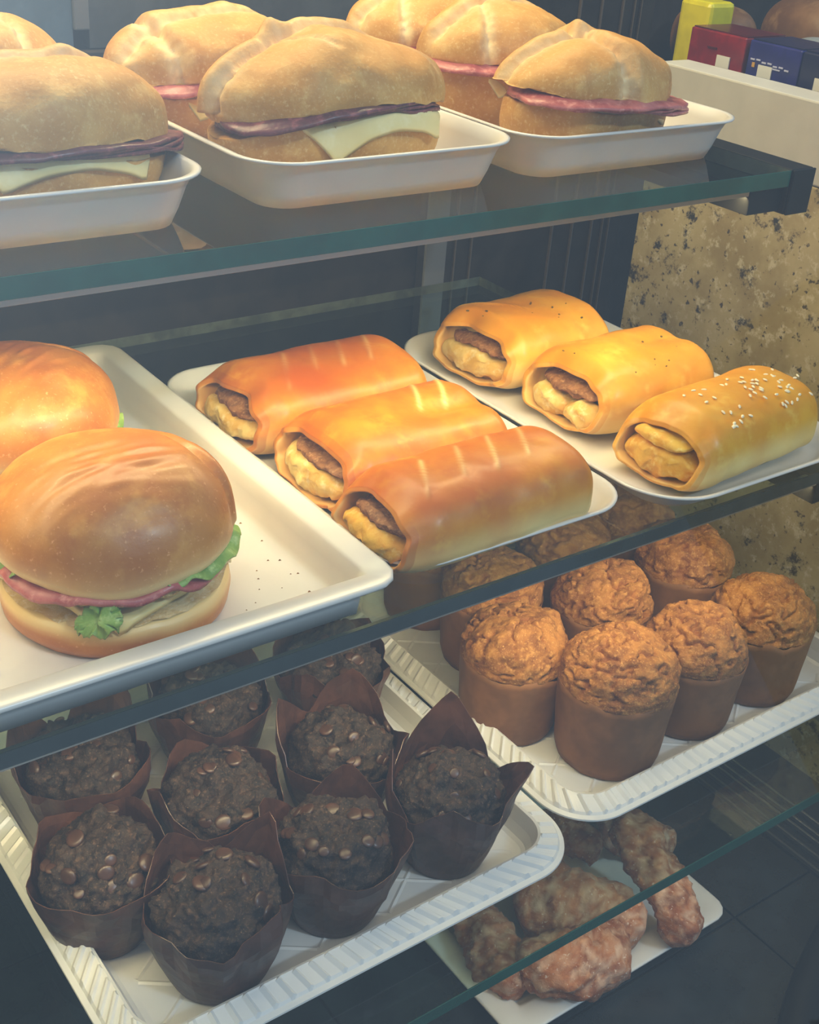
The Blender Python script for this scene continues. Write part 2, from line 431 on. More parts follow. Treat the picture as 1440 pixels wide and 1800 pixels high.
def ring_mesh(w, d, r, prof, n, mod=None):
    """prof: list of (offset, z) from the outer foot over the rim to the inner floor"""
    vs = []; fs = []
    for k, (off, z) in enumerate(prof):
        for i, (x, y) in enumerate(rrect(w, d, r, n, off)):
            zz = z + (mod(k, i) if mod else 0)
            vs.append((x, y, zz))
    for k in range(len(prof)-1):
        for i in range(n):
            fs.append((k*n+i, k*n+(i+1) % n, (k+1)*n+(i+1) % n, (k+1)*n+i))
    fs.append(tuple(range(n))[::-1]); b = (len(prof)-1)*n; fs.append(tuple(range(b, b+n)))
    return vs, fs

def smooth_tray(name, cx, cy, z, w, d, h, r, flare, label, rz=0, lip=0.004, n=160):
    """shallow moulded tray, w x d measured at the rim"""
    o = -flare-lip
    prof = [(o, 0.0), (o+0.002, 0.0), (o+flare*0.45, h*0.28), (o+flare*0.8, h*0.72), (-lip, h-0.003), (-lip*0.4, h-0.0018), (0, h-0.0012), (0.0002, h-0.0003), (-lip*0.4, h+0.0002), (-lip, h-0.0004),
            (-lip-flare*0.22, h*0.72), (-lip-flare*0.6, h*0.33), (-lip-flare*0.95, 0.0042), (-lip-flare*1.25, 0.0030), (-lip-flare*1.6, 0.0028)]
    vs, fs = ring_mesh(w, d, r, prof, n)
    e = empty(name, (cx, cy, z+0.0003), rz, label, 'tray', 'white food trays')
    fix_normals(mesh('tray_body', vs, fs, M['tray'], e))
    return e

# three sandwich trays on the top shelf
smooth_tray('serving_tray', 0.187, 0.644, ZT, 0.180, 0.268, 0.026, 0.030, 0.012, 'white tray of two sandwiches at the left of the top shelf')
smooth_tray('serving_tray', 0.385, 0.648, ZT, 0.170, 0.262, 0.026, 0.030, 0.012, 'white tray under the salami and cheese sandwich in the middle of the top shelf')
smooth_tray('serving_tray', 0.564, 0.648, ZT, 0.182, 0.260, 0.026, 0.030, 0.012, 'white tray at the right of the top shelf under three ham sandwiches')
# two low plates with the golden rolls
smooth_tray('serving_plate', 0.3975, 0.541, ZM, 0.164, 0.272, 0.014, 0.030, 0.016, 'white plate with three browned slashed rolls in the middle of the shelf', lip=0.003)
smooth_tray('serving_plate', 0.573, 0.525, ZM, 0.178, 0.276, 0.014, 0.040, 0.016, 'white plate with three yellow rolls next to the granite wall', lip=0.003)

# square-sided tray under the burgers, with a wide flat front rim
def burger_tray(cx, cy, z, w, d, label):
    e = empty('burger_tray', (cx, cy, z+0.0003), 0, label, 'tray', 'white food trays')
    h = 0.024; o = -0.016
    prof = [(o, 0), (o+0.001, 0), (-0.0135, h*0.5), (-0.0125, h-0.004), (-0.001, h-0.0036), (0.0004, h-0.0022), (0.0002, h-0.0006), (-0.0015, h), (-0.0115, h-0.0006), (-0.0135, h-0.002), (-0.0150, h*0.6), (-0.0175, 0.006), (-0.020, 0.0038), (-0.026, 0.0032)]
    vs, fs = ring_mesh(w, d, 0.014, prof, 160)
    fix_normals(mesh('tray_body', vs, fs, M['tray'], e)); return e
burger_tray(0.182, 0.5545, ZM, 0.252, 0.327, 'square-sided white tray holding the two burgers')

# ribbed disposable trays of the lowest shelf
def ribbed_tray(cx, cy, z, w, d, label):
    e = empty('ribbed_tray', (cx, cy, z+0.0003), 0, label, 'tray', 'ribbed plastic muffin trays')
    h = 0.019; n = 520
    prof = [(-0.021, 0), (-0.020, 0), (-0.0165, h*0.55), (-0.0140, h-0.003), (-0.003, h-0.0075), (0.0, h-0.0085), (0.0012, h-0.0080), (0.0010, h-0.0070), (-0.0018, h-0.0060),
            (-0.0030, h-0.0046), (-0.0125, h-0.0006), (-0.0135, h), (-0.0150, h-0.0006), (-0.0175, h*0.5), (-0.0205, 0.0040), (-0.023, 0.0026), (-0.026, 0.0024)]
    per = 2*(w+d)-0.1; k = round(per/0.0098); q = n/k
    def mod(kk, i):
        if kk in (9, 10): return 0.0016 if (i % q) < q*0.30 else 0.0
        return 0
    vs, fs = ring_mesh(w, d, 0.034, prof, n, mod)
    o = fix_normals(mesh('tray_body', vs, fs, M['plastic'], e, smooth=False))
    # diamond embossing of the tray floor
    g = MB(); hw, hd = w/2-0.030, d/2-0.030; p = 0.031
    def ridge(ax, ay, bx, by):
        t = Vector((bx-ax, by-ay, 0)).normalized(); s = Vector((-t.y, t.x, 0))*0.0014; a = Vector((ax, ay, 0.0025)); b = Vector((bx, by, 0.0025)); u = Vector((0, 0, 0.0007))
        g.add([a-s, a+s, b+s, b-s, a+u, b+u], [(0, 3, 5, 4), (1, 4, 5, 2), (0, 4, 1), (3, 2, 5)])
    m_ = int((hw+hd)*2/p)+2
    for i in range(-m_, m_+1):
        for sgn in (1, -1):
            c = i*p          # line y = sgn*0.7*x + c
            xa, xb = -hw, hw
            ts = []
            for x in (xa, xb):
                y = sgn*0.7*x+c
                if abs(y) <= hd: ts.append(x)
            for y in (-hd, hd):
                x = (y-c)/(sgn*0.7)
                if abs(x) < hw: ts.append(x)
            if len(ts) >= 2:
                x0_, x1_ = min(ts), max(ts)
                if x1_-x0_ > 0.004: ridge(x0_, sgn*0.7*x0_+c, x1_, sgn*0.7*x1_+c)
    g.build('embossed_lattice', M['plastic'], e, smooth=False)
    return e
ribbed_tray(0.2825, 0.4855, Z3, 0.279, 0.276, 'ribbed white plastic tray full of dark chocolate muffins')
ribbed_tray(0.5770, 0.4990, Z3, 0.300, 0.276, 'ribbed white plastic tray full of orange-brown muffins in paper cups')

# flat tray on the deck
def flat_tray(cx, cy, w, d, rz, label):
    e = empty('flat_tray', (cx, cy, 0.0024), rz, label, 'tray', 'white food trays')
    prof = [(-0.012, 0), (-0.011, 0), (-0.002, 0.009), (0.0, 0.0105), (0, 0.012), (-0.0015, 0.0128), (-0.018, 0.0118), (-0.021, 0.010), (-0.024, 0.0045), (-0.030, 0.0035)]
    vs, fs = ring_mesh(w, d, 0.014, prof, 140)
    fix_normals(mesh('tray_body', vs, fs, M['tray'], e)); return e
flat_tray(0.508, 0.480, 0.205, 0.236, 0, 'flat white tray on the deck under the sugared doughnuts')

# ------------------------------------------------------------------ crusty roll sandwiches
def crust_lump(a, b, zlo, zhi, cut, top, seed, creases, e1=0.88, e2=0.90, nu=170, nv=90, amp=0.0042):
    """a crusty bun half: superellipsoid a x b x [zlo, zhi], sliced level with cut(x, y); top half keeps what lies above"""
    zc = (zlo+zhi)/2; c = (zhi-zlo)/2; pale = []; brown = []
    def fn(u, v):
        t = -pi/2+pi*v; w = 2*pi*u
        ct = spow(cos(t), e1)
        x = a*ct*spow(cos(w), e2); y = b*ct*spow(sin(w), e2)*(1.04-0.22*(x/a)**2-0.06*(x/a)); z = zc+c*spow(sin(t), e1)*(1.02-0.16*(x/a)**2)
        p = Vector((x, y, z)); nrm = Vector((x/a/a, y/b/b, (z-zc)/c/c)).normalized()
        sx = seed*7.31
        d = amp*N(x+sx, y, z, 24)+amp*0.32*N(x, y+sx, z, 70)
        pl = 0.0
        up = max(0.0, nrm.z)
        for (px, py, qx, qy, depth, wid, ledge) in creases:
            # distance in plan to the crease segment, signed by side
            e = Vector((qx-px, qy-py)); L = e.length; e /= L; r_ = Vector((x-px, y-py)); s = max(0, min(L, r_.dot(e)))
            wob = 0.003*N(s*60, sx, 0)
            dd = (r_-e*s); sd = (-e.y*r_.x+e.x*r_.y)+wob; dist = sqrt(dd.length_squared)
            fade = 1-sst(0.0, 0.010, abs(r_.dot(e)-s))
            if top and nrm.z > -0.2:
                g = exp(-(sd/wid)**2)*fade
                d -= depth*g
                d += ledge*sst(-wid*0.5, wid*0.7, sd)*exp(-(max(0, sd)/(wid*5))**2)*fade
                rough = exp(-((sd+wid*0.6)/(wid*1.7))**2)*fade
                pl = max(pl, rough*(0.75+0.5*N(x, y, z, 260)))
                d += 0.0012*rough*N(x, y, z, 210)
        p = p+nrm*d
        cz = cut(x, y)
        if top and p.z < cz: p.z = cz + 0.0012*N(x, y, sx, 140)
        if (not top) and p.z > cz: p.z = cz + 0.0012*N(x, y, sx, 140)
        if p.z < 0: p.z = 0
        pale.append(min(1, max(0, pl)))
        br = 0.55*sst(0.25, 0.95, nrm.z)*(0.6+0.8*N(x+sx, y, z, 22)) if top else 0.0
        brown.append(min(1, max(0, br)))
        return p
    vs, fs = grid(fn, nu, nv)
    pale += [pale[0], pale[-1]]; brown += [brown[0], brown[-1]]
    return vs, fs, {'pale': pale, 'brown': brown}

def sheet(a, b, rot, zfn, drape, th, seed, nr=26, na=90, sq=0.0, frill=0.0, ba=0.06, bb=0.036, drop=0.9, outk=0.3):
    """a floppy slice: disc (sq=0) to square (sq=1), resting on zfn and hanging over the bun outline ba x bb"""
    top = []; 
    for j in range(nr+1):
        for i in range(na):
            w = 2*pi*i/na; rr_ = j/nr
            k = 1.0
            if sq: k = (1-sq)+sq*(1/max(abs(cos(w)), abs(sin(w))))
            x = a*rr_*k*cos(w); y = b*rr_*k*sin(w)
            x, y = x*cos(rot)-y*sin(rot), x*sin(rot)+y*cos(rot)
            x += 0.0016*N(i*0.3, seed, 3)*rr_; 
            e = sqrt((x/ba)**2+(y/bb)**2); z = 0
            if e > 1:
                bx, by = x/e, y/e; ov = sqrt((x-bx)**2+(y-by)**2)
                dv = Vector((x-bx, y-by)).normalized() if ov > 1e-6 else Vector((0, 0))
                x, y = bx+dv.x*ov*outk, by+dv.y*ov*outk; z = -ov*drop
            z += zfn(x, y)*1.0
            if frill: z += frill*rr_**3*(0.45*sin(w*9+5*N(cos(w)*2, sin(w)*2, seed))+1.5*N(cos(w)*4, sin(w)*4, seed))
            z += 0.0010*N(x+seed, y, 0, 60)
            top.append(Vector((x, y, z)))
    vs = top+[p-Vector((0, 0, th)) for p in top]; n = len(top); fs = []
    for j in range(nr):
        for i in range(na):
            q = (j*na+i, j*na+(i+1) % na, (j+1)*na+(i+1) % na, (j+1)*na+i); fs.append(q); fs.append(tuple(k+n for k in q[::-1]))
    b0 = nr*na
    for i in range(na): fs.append((b0+i, b0+(i+1) % na, n+b0+(i+1) % na, n+b0+i)[::-1])
    return vs, fs

def sandwich(loc, rz, label, L=0.125, Wd=0.078, H=0.074, seed=1, creases=None, tilt=0.0, fill='ham', cheese=True, cheese_rot=0.78, cheese_size=0.045, split=0.46, arch=0.006, cheese_off=(0.0, 0.0), hang=1.0, meat_off=(0.0, -0.002), meat_k=1.0):
    e = empty('sandwich', loc, rz, label, 'sandwich', 'crusty roll sandwiches')
    a, b = L/2, Wd/2; zs = H*split
    cutb = lambda x, y: zs+arch*(1-(x/a)**2)*1.0-0.004+0.002*N(x, seed, 0, 30)+tilt*x
    cutt = lambda x, y: zs+arch*(1-(x/a)**2)*1.0+0.003+0.0035*N(x, seed+5, 0, 45)+tilt*x
    cr = creases or [(-a*0.8, 0.006, a*0.8, 0.010, 0.003, 0.004, 0.003)]
    vs, fs, at = crust_lump(a*0.98, b*0.98, -0.012, zs+0.030, cutb, False, seed, [])
    mesh('bottom_bun', vs, fs, M['crust'], e, attrs=at)
    vs, fs, at = crust_lump(a, b, zs-0.024, H, cutt, True, seed+2, cr)
    mesh('top_bun', vs, fs, M['crust'], e, attrs=at)
    mid = lambda x, y: zs+arch*(1-min(1.6, (x/a)**2))-0.0015+tilt*x
    if cheese:
        vs, fs = sheet(cheese_size, cheese_size, cheese_rot, mid, True, 0.0022, seed+9, sq=1.0, ba=a*0.93, bb=b*0.93, drop=0.85*hang)
        vs = [Vector((v.x+cheese_off[0], v.y+cheese_off[1], max(v.z, 0.010))) for v in vs]
        fix_normals(mesh('cheese_slice', vs, fs, M['cheese'], e))
    for k in range(3):
        vs, fs = sheet(a*meat_k*(0.99+0.03*k), b*meat_k*(1.02+0.03*k), 0.1*k, lambda x, y: mid(x, y)+0.0018+0.0016*k+0.0005*sin(x*120+seed+k*2), True, 0.0016, seed+k, frill=0.0005, ba=a*0.99, bb=b*0.99, drop=0.35, outk=0.8)
        vs = [v+Vector((meat_off[0], meat_off[1], 0)) for v in vs]
        fix_normals(mesh('meat_slice', vs, fs, M['ham' if fill == 'ham' else 'dark_ham'], e))
    return e

zt = ZT+0.0034
cB1 = [(-0.068, 0.000, -0.024, 0.012, 0.0045, 0.0030, 0.0065), (-0.024, 0.012, 0.064, 0.016, 0.0045, 0.0030, 0.0060), (-0.034, 0.010, -0.014, -0.016, 0.0030, 0.0018, 0.0), (0.030, 0.004, 0.052, -0.014, 0.0026, 0.0018, 0.0)]
cB2 = [(-0.060, 0.000, 0.060, 0.006, 0.0040, 0.005, 0.004), (-0.038, 0.030, -0.044, -0.040, 0.0040, 0.0030, 0.002)]
cC1 = [(-0.056, 0.010, 0.0, 0.008, 0.0045, 0.0034, 0.005), (-0.010, 0.030, -0.002, -0.042, 0.0060, 0.0036, 0.005)]
cC2 = [(-0.054, 0.002, 0.054, 0.010, 0.0040, 0.004, 0.0045), (-0.044, -0.034, -0.024, -0.002, 0.0022, 0.0024, 0.0015)]
sandwich((0.212, 0.570, zt), 0.06, 'shaded sandwich with dark salami at the far left of the top shelf', 0.130, 0.080, 0.068, 11, [(-0.06, 0.010, 0.02, 0.004, 0.002, 0.003, 0.003), (0.02, 0.004, 0.05, 0.012, 0.002, 0.003, 0.003)], -0.04, 'salami', True, 0.05, 0.042, 0.42, 0.004, (0.0, -0.002), 0.9, meat_off=(0.009, -0.002), meat_k=0.985)
sandwich((0.226, 0.712, zt), 0.10, 'floury-topped sandwich at the far left, behind the shaded salami one', 0.116, 0.080, 0.066, 12, [(-0.05, 0.0, 0.02, 0.0, 0.003, 0.010, 0.004), (0.022, 0.03, 0.024, -0.03, 0.003, 0.003, 0.0)], 0, 'ham', False)
sandwich((0.380, 0.582, zt), 0.03, 'large sandwich with salami and a drooping cheese corner in the middle tray', 0.142, 0.080, 0.071, 13, cB1, 0.02, 'salami', True, 0.17, 0.047, 0.40, 0.010, (0.004, -0.003), 0.9, meat_k=0.965)
sandwich((0.368, 0.692, zt), 0.12, 'bright crusty sandwich behind the salami and cheese one in the middle tray', 0.128, 0.078, 0.066, 14, cB2, 0.0, 'ham', True, 0.05, 0.042, 0.40, 0.004)
sandwich((0.556, 0.566, zt), -0.04, 'ham sandwich with a split crust at the front of the right tray', 0.120, 0.076, 0.067, 15, cC1, -0.08, 'ham', True, 0.10, 0.038, 0.48, 0.002, meat_off=(0.006, -0.004), meat_k=1.10)
sandwich((0.560, 0.655, zt), 0.05, 'ham sandwich in the middle of the right tray', 0.122, 0.078, 0.074, 16, cC2, 0.0, 'ham', True, 0.06, 0.041, 0.52, 0.0, meat_k=1.05)
sandwich((0.556, 0.735, zt), 0.02, 'rearmost sandwich of the right tray, cut off by the photo top edge', 0.118, 0.070, 0.070, 17, cC2, 0.0, 'ham', False)

# ------------------------------------------------------------------ burgers
def burger(loc, rz, label, R=0.061, seed=3, detail=True):
    e = empty('burger', loc, rz, label, 'burger', 'round burgers on the left tray')
    H1 = 0.017; H2 = 0.032; Ht = 0.0375
    br = []; pl = []
    def bot(u, v):
        w = 2*pi*u; prof = [(0.80, 0.0), (0.93, 0.001), (0.985, 0.005), (1.0, 0.010), (0.985, 0.015), (0.95, H1)]
        k = v*(len(prof)-1); i = min(int(k), len(prof)-2); f = k-i
        r_ = (prof[i][0]*(1-f)+prof[i+1][0]*f)*R; z = prof[i][1]*(1-f)+prof[i+1][1]*f
        r_ *= 1+0.018*N(cos(w)*2, sin(w)*2, seed); z += (0.0016*N(cos(w)*3, sin(w)*3, seed+4) if v > 0.3 else 0)
        pl.append(sst(0.55, 0.85, v)); br.append(0.5*(1-v)); return (r_*cos(w), r_*sin(w), z)
    vs, fs = grid(bot, 120, 15); pl += [0, 1]; br += [0, 0]
    mesh('bottom_bun', vs, fs, M['bun'], e, attrs={'pale': pl, 'brown': br})
    # cut crumb face of the bottom bun
    def crumb(u, v):
        w = 2*pi*u; r_ = R*(0.958*(1-v)) * (1+0.02*N(cos(w)*3, sin(w)*3, seed)); return (r_*cos(w), r_*sin(w), H1+0.0012+0.002*N(r_*cos(w), r_*sin(w), seed, 120)*(1-v))
    vs, fs = grid(crumb, 90, 12, cap0=False); mesh('cut_face', vs, fs, M['crumb'], e)
    # cheese, chicken, ham, lettuce
    fl = lambda z, k: (lambda x, y: z+k*N(x+seed, y, 0, 40))
    vs, fs = sheet(R*0.80, R*0.80, 0.4, fl(H1+0.0060, 0.001), True, 0.0030, seed+1, sq=0.9, ba=R*0.97, bb=R*0.97, drop=0.8, outk=0.4)
    fix_normals(mesh('cheese_slice', vs, fs, M['cheese'], e))
    def chick(u, v):
        w = 2*pi*u; t = -pi/2+pi*v; r_ = R*0.93*cos(t)**0.35*(1+0.05*N(cos(w)*6, sin(w)*6, seed)); x, y = r_*cos(w), r_*sin(w)
        return (x, y, H1+0.0120+0.005*sin(t)+0.0018*FR((x, y, t*0.01), 130))
    vs, fs = grid(chick, 150, 18); mesh('chicken_filling', vs, fs, M['chicken'], e)
    vs, fs = sheet(R*1.07, R*1.05, 0.2, fl(H1+0.0185, 0.003), True, 0.0020, seed+2, frill=0.0026, ba=R*0.98, bb=R*0.98, drop=0.5, outk=0.8)
    fix_normals(mesh('ham_slice', vs, fs, M['ham'], e))
    vs, fs = sheet(R*1.14, R*0.99, -0.66, fl(H1+0.0225, 0.005), True, 0.0009, seed+3, frill=0.0042, ba=R*0.97, bb=R*0.97, drop=0.35, outk=0.7, na=160)
    fix_normals(mesh('lettuce_leaf', vs, fs, M['lettuce'], e))
    vs, fs = sheet(0.0105, 0.0070, 0.2, fl(0, 0.0025), True, 0.0010, seed+6, frill=0.003, ba=1, bb=1, na=60, nr=12)
    if detail:
        # curled lettuce tongue hanging over the front
        vs = [Vector((v.x, -0.0008+v.y*0.35-(0.0025 if v.z > 0 else 0), v.y*0.95+v.z)) for v in vs]
        o = fix_normals(mesh('lettuce_tongue', vs, fs, M['lettuce'], e)); o.location = (R*1.0*cos(-2.12), R*1.0*sin(-2.12), H1+0.008); o.rotation_euler = (0, 0, -0.55)
    # top bun
    br = []; pl = []
    z0_ = H2+0.0115
    def topb(u, v):
        w = 2*pi*u
        if v < 0.12: t = -0.75+v/0.12*0.75
        else: t = (v-0.12)/0.88*pi/2
        if t < 0: r_ = R*(1.045*cos(t*0.55)); z = 0.012*sin(t)
        else: r_ = R*1.045*cos(t)**0.80; z = Ht*sin(t)**1.02*0.96
        x, y = r_*cos(w), r_*sin(w)
        d = 0.0030*N(x+seed, y, z, 22)+0.0007*N(x, y, z+seed, 70)
        # wrinkled crown and a side fold
        wr = exp(-(((x+0.004)/0.034)**2+((y+0.012)/0.020)**2))
        d += 0.0014*wr*N(x*0.6+seed, y*2.4, 0, 95)
        f1 = (x-0.036)+0.35*(y+0.010)-0.002*N(y*60, 3); seg = exp(-((y+0.014)/0.018)**2)
        d -= 0.0030*exp(-(f1/0.0016)**2)*seg*(t > 0); d += 0.0020*exp(-((f1-0.004)/0.004)**2)*seg*(t > 0)
        k = 1+d/max(0.02, sqrt(x*x+y*y+z*z))
        zz = z*k
        if t <= 0.3: zz += -0.0045*max(0, cos(w+2.12))**6*(1-max(0, t)/0.3)
        pl.append(min(1, max(0, (1-sst(-0.35, 0.22, t))*(0.85+0.3*N(cos(w)*2, sin(w)*2, seed))))); br.append(min(1, max(0, 0.5*sst(0.5, 1.3, t)*(0.5+N(x, y, 1, 30)))))
        return (x*k, y*k, z0_+zz)
    vs, fs = grid(topb, 170, 80); pl += [1, 0]; br += [0, 0.3]
    mesh('top_bun', vs, fs, M['bun'], e, attrs={'pale': pl, 'brown': br})
    return e
zb = ZM+0.0036
burger((0.198, 0.469, zb), 0.0, 'round burger with lettuce and ham showing, nearest on the white tray', 0.0530, 3)
burger((0.196, 0.590, zb), 0.7, 'burger cut off by the left edge, behind the nearest burger', 0.0530, 8, False)

# ------------------------------------------------------------------ baked filled rolls
def baked_roll(loc, rz, label, L=0.122, Wd=0.072, H=0.046, seed=1, m='gold', slashes=(), dent=None, open_k=0.62, fill=True, seeds=0, specks=0, tongue='dough', flat=0.35, brown=0.6, endsq=0.10, rear_taper=0.0, torn=False):
    e = empty('filled_roll', loc, rz, label, 'filled roll', 'baked filled rolls')
    a, b = L/2, Wd/2
    nl, na = 190, 120
    zc = H*0.42
    pale = []; br = []; gr = []
    S = [-1+2*k/nl for k in range(nl+1)]
    rows = []
    inner = [(-1.0, 0.98), (-1.010, 0.955), (-1.012, 0.925), (-1.004, 0.895), (-0.98, 0.87), (-0.93, 0.85), (-0.84, 0.82), (-0.70, 0.78)]
    prof = [(s, k, True) for s, k in reversed(inner)] + [(s, None, False) for s in S]
    vs = []
    for (s, k, isin) in prof:
        for j in range(na):
            w = 2*pi*j/na
            e2 = 0.80
            cy, cz = spow(cos(w), e2), spow(sin(w), e2*(1.0 if sin(w) > 0 else 0.8))
            hz = (H-zc) if cz > 0 else zc
            sc = 1.0; scz = 1.0
            if s > 0.72:
                q = (s-0.72)/0.28; sc = sqrt(max(0, 1-q*q*0.97)); scz = sqrt(max(0, 1-q*q*0.97))
            if s < -0.66:
                q = (-s-0.66)/0.34; q = min(q, 1.04); sc *= 1-endsq*q*q; scz *= 1-(0.34 if cz > 0 else 0.20)*q*q
            sc *= 1-rear_taper*max(0, s)
            x = a*s
            if isin:
                sc *= k; scz *= 1-(1-k)*1.25
            y = b*cy*sc; z = zc+hz*cz*scz
            n_ = Vector((0, cy*0.8, cz)).normalized()
            d = 0.0016*N(x+seed*3.1, y, z, 32)+0.0005*N(x, y+seed, z, 90)
            # the mouth of the roll is oblique: lower lip further out than the upper
            if s < -0.6:
                x += 0.006*max(0, cz)*(1-sst(-1.0, -0.6, s))-0.004*max(0, -cz)*(1-sst(-1.0, -0.6, s)) + 0.005*N(cos(w)*2, sin(w)*2, seed)*(1-sst(-1.0, -0.7, s))
            pl = 0; bb = 0
            if not isin:
                up = max(0, cz)
                bb = brown*sst(0.2, 1.0, up)*(0.75+0.9*N(x+seed, y, z, 26))
                if dent:
                    g = exp(-((x-dent[0])/dent[2])**2-((y-dent[1])/dent[3])**2); d -= dent[4]*g*(cz > 0)
                for (sx, lean, y0_, y1_) in slashes:
                    dx = x-(sx+lean*y); g = exp(-(dx/0.0014)**2)*sst(y0_-0.006, y0_, y)*(1-sst(y1_, y1_+0.006, y))*(cz > 0)
                    d += 0.0007*g; d += 0.0004*exp(-((dx-0.003)/0.002)**2)*sst(y0_, y0_+0.004, y)*(1-sst(y1_, y1_+0.004, y))*(cz > 0); pl = max(pl, g)
                pl = max(pl, 0.9*(1-sst(-0.20, 0.42, cz))*(0.8+0.5*N(x, y, seed, 40)))
                if s < -0.93: bb = max(bb, 0.5)
            else:
                pl = 0.75 if k < 0.9 else 0.1; bb = 0.35*(k > 0.78)
            p = Vector((x, y, z))+n_*d
            p.z = max(p.z, 0.0)
            vs.append(p); pale.append(min(1, max(0, pl))); br.append(min(1, max(0, bb)))
            sp = VOR((x+seed, y, z), 230) if specks else 1
            gr.append(0.0)
    fs = []; nr = len(prof)
    for i in range(nr-1):
        for j in range(na):
            fs.append((i*na+j, (i+1)*na+j, (i+1)*na+(j+1) % na, i*na+(j+1) % na))
    fs.append(tuple(range(na))); fs.append(tuple(range((nr-1)*na, nr*na))[::-1])
    body = mesh('dough_shell', vs, fs, M[m], e, attrs={'pale': pale, 'brown': br, 'green': gr}); fix_normals(body)
    # inner fold of dough and the filling seen in the mouth
    def lump(ax, by, cz_, cx, cy_, cz0, nz=0.002, sd=0):
        def fn(u, v):
            w = 2*pi*u; t = -pi/2+pi*v
            x = cx+ax*sin(t); y = cy_+by*spow(cos(t), 0.7)*cos(w); z = cz0+cz_*spow(cos(t), 0.7)*sin(w)
            q = nz*FR((x+sd, y, z), 90, 3); return (x+q, y+q*0.5, z+q)
        return grid(fn, 48, 30)
    if torn:
        vs, fs = lump(0.011, b*0.42, H*0.20, -a+0.0075, b*0.30, H*0.31, 0.0026, seed); mesh('inner_fold', vs, fs, M[tongue], e)
        vs, fs = lump(0.011, b*0.36, H*0.19, -a+0.0060, -b*0.44, H*0.29, 0.0022, seed+1); mesh('inner_fold', vs, fs, M[tongue], e)
    elif fill:
        vs, fs = lump(0.012, b*0.76, H*0.215, -a+0.0080, b*0.03, H*0.325, 0.0026, seed); mesh('inner_fold', vs, fs, M[tongue], e)
    else:
        vs, fs = lump(0.012, b*0.78, H*0.24, -a+0.0080, 0.0, H*0.345, 0.0022, seed); mesh('inner_fold', vs, fs, M[tongue], e)
        vs, fs = lump(0.011, b*0.60, H*0.09, -a+0.0085, b*0.04, H*0.61, 0.0014, seed+1); mesh('inner_fold', vs, fs, M[tongue], e)
    if fill:
        vs, fs = lump(0.012, b*0.70, H*0.09, -a+0.0130, -b*0.05, H*0.565, 0.0026, seed+4); mesh('filling', vs, fs, M['meat'], e)
    if seeds:
        sm = None; rnd = random.Random(seed)
        for k in range(seeds):
            x = a*rnd.uniform(-0.55, 0.85) if k % 3 else a*rnd.uniform(0.1, 0.6); y = b*rnd.uniform(-0.80, 0.35)
            cyv = abs(y/b)**(1/0.8); w = math.acos(min(1, cyv)); z = zc+(H-zc)*sin(w)**0.8
            if sm is None:
                def fs_(u, v):
                    ww = 2*pi*u; t = -pi/2+pi*v; return (0.0017*sin(t)*(1), 0.0010*cos(t)*cos(ww), 0.0006*cos(t)*sin(ww))
                sv, sf = grid(fs_, 8, 5); o = mesh('sesame_seed', sv, sf, M['seed'], body); sm = o.data
            else: o = mesh('sesame_seed', None, None, None, body, data=sm)
            ny_ = y/b/b*0.8; nz_ = (z-zc)/(H-zc)**2
            nn = Vector((0, ny_, nz_)).normalized()
            o.location = Vector((x, y, z))+nn*0.0006
            o.rotation_euler = (nn.to_track_quat('Z', 'X') @ Matrix.Rotation(rnd.uniform(0, pi), 3, 'Z').to_quaternion()).to_euler()
    if specks:
        rnd = random.Random(seed+50); sm = None
        for k in range(specks):
            x = a*rnd.uniform(-0.9, 0.7); y = b*rnd.uniform(-0.8, 0.3)
            w = math.acos(min(1, abs(y/b)**(1/0.8))); z = zc+(H-zc)*sin(w)**0.8
            if sm is None:
                def fs_(u, v):
                    ww = 2*pi*u; t = -pi/2+pi*v; return (0.0012*sin(t), 0.0008*cos(t)*cos(ww), 0.0006*cos(t)*sin(ww))
                sv, sf = grid(fs_, 7, 4); o = mesh('herb_speck', sv, sf, M['herb'], body); sm = o.data
            else: o = mesh('herb_speck', None, None, None, body, data=sm)
            o.location = (x, y, z); o.rotation_euler = (0, 0, rnd.uniform(0, 3)); s_ = rnd.uniform(0.5, 1.1); o.scale = (s_, s_, s_)
    return e
M['herb'] = plain('dried_herb', (104, 84, 30), 0.7, 0.2)
zr = ZM+0.0034
sl1 = [(-0.026, 0.5, -0.022, 0.014), (-0.006, 0.5, -0.012, 0.016), (0.014, 0.5, -0.012, 0.018), (0.034, 0.5, -0.012, 0.018)]
sl3 = [(-0.036, 0.6, -0.016, 0.010), (-0.012, 0.6, -0.010, 0.014), (0.010, 0.6, -0.012, 0.016), (0.032, 0.6, -0.008, 0.016)]
baked_roll((0.388, 0.592, zr), 0.02, 'browned roll with pale slashes, rearmost of three on the middle plate', 0.132, 0.080, 0.043, 21, 'gold', sl1, brown=0.8, tongue='dough')
baked_roll((0.390, 0.510, zr), 0.0, 'dented golden roll with brown filling, between two slashed rolls', 0.122, 0.080, 0.043, 22, 'gold', [(0.012, 0.5, 0.0, 0.03), (0.03, 0.5, 0.0, 0.03)], dent=(0.030, -0.006, 0.030, 0.010, 0.006), brown=0.35, endsq=0.04)
baked_roll((0.388, 0.440, zr), 0.02, 'browned slashed roll nearest the front of the middle plate', 0.136, 0.070, 0.044, 23, 'gold', sl3, brown=0.7, tongue='dough_y')
baked_roll((0.563, 0.602, zr), 0.05, 'yellow roll with open end, rearmost on the plate by the granite', 0.104, 0.084, 0.046, 24, 'gold_pale', [(-0.01, -0.9, 0.0, 0.03)], brown=0.8, specks=14)
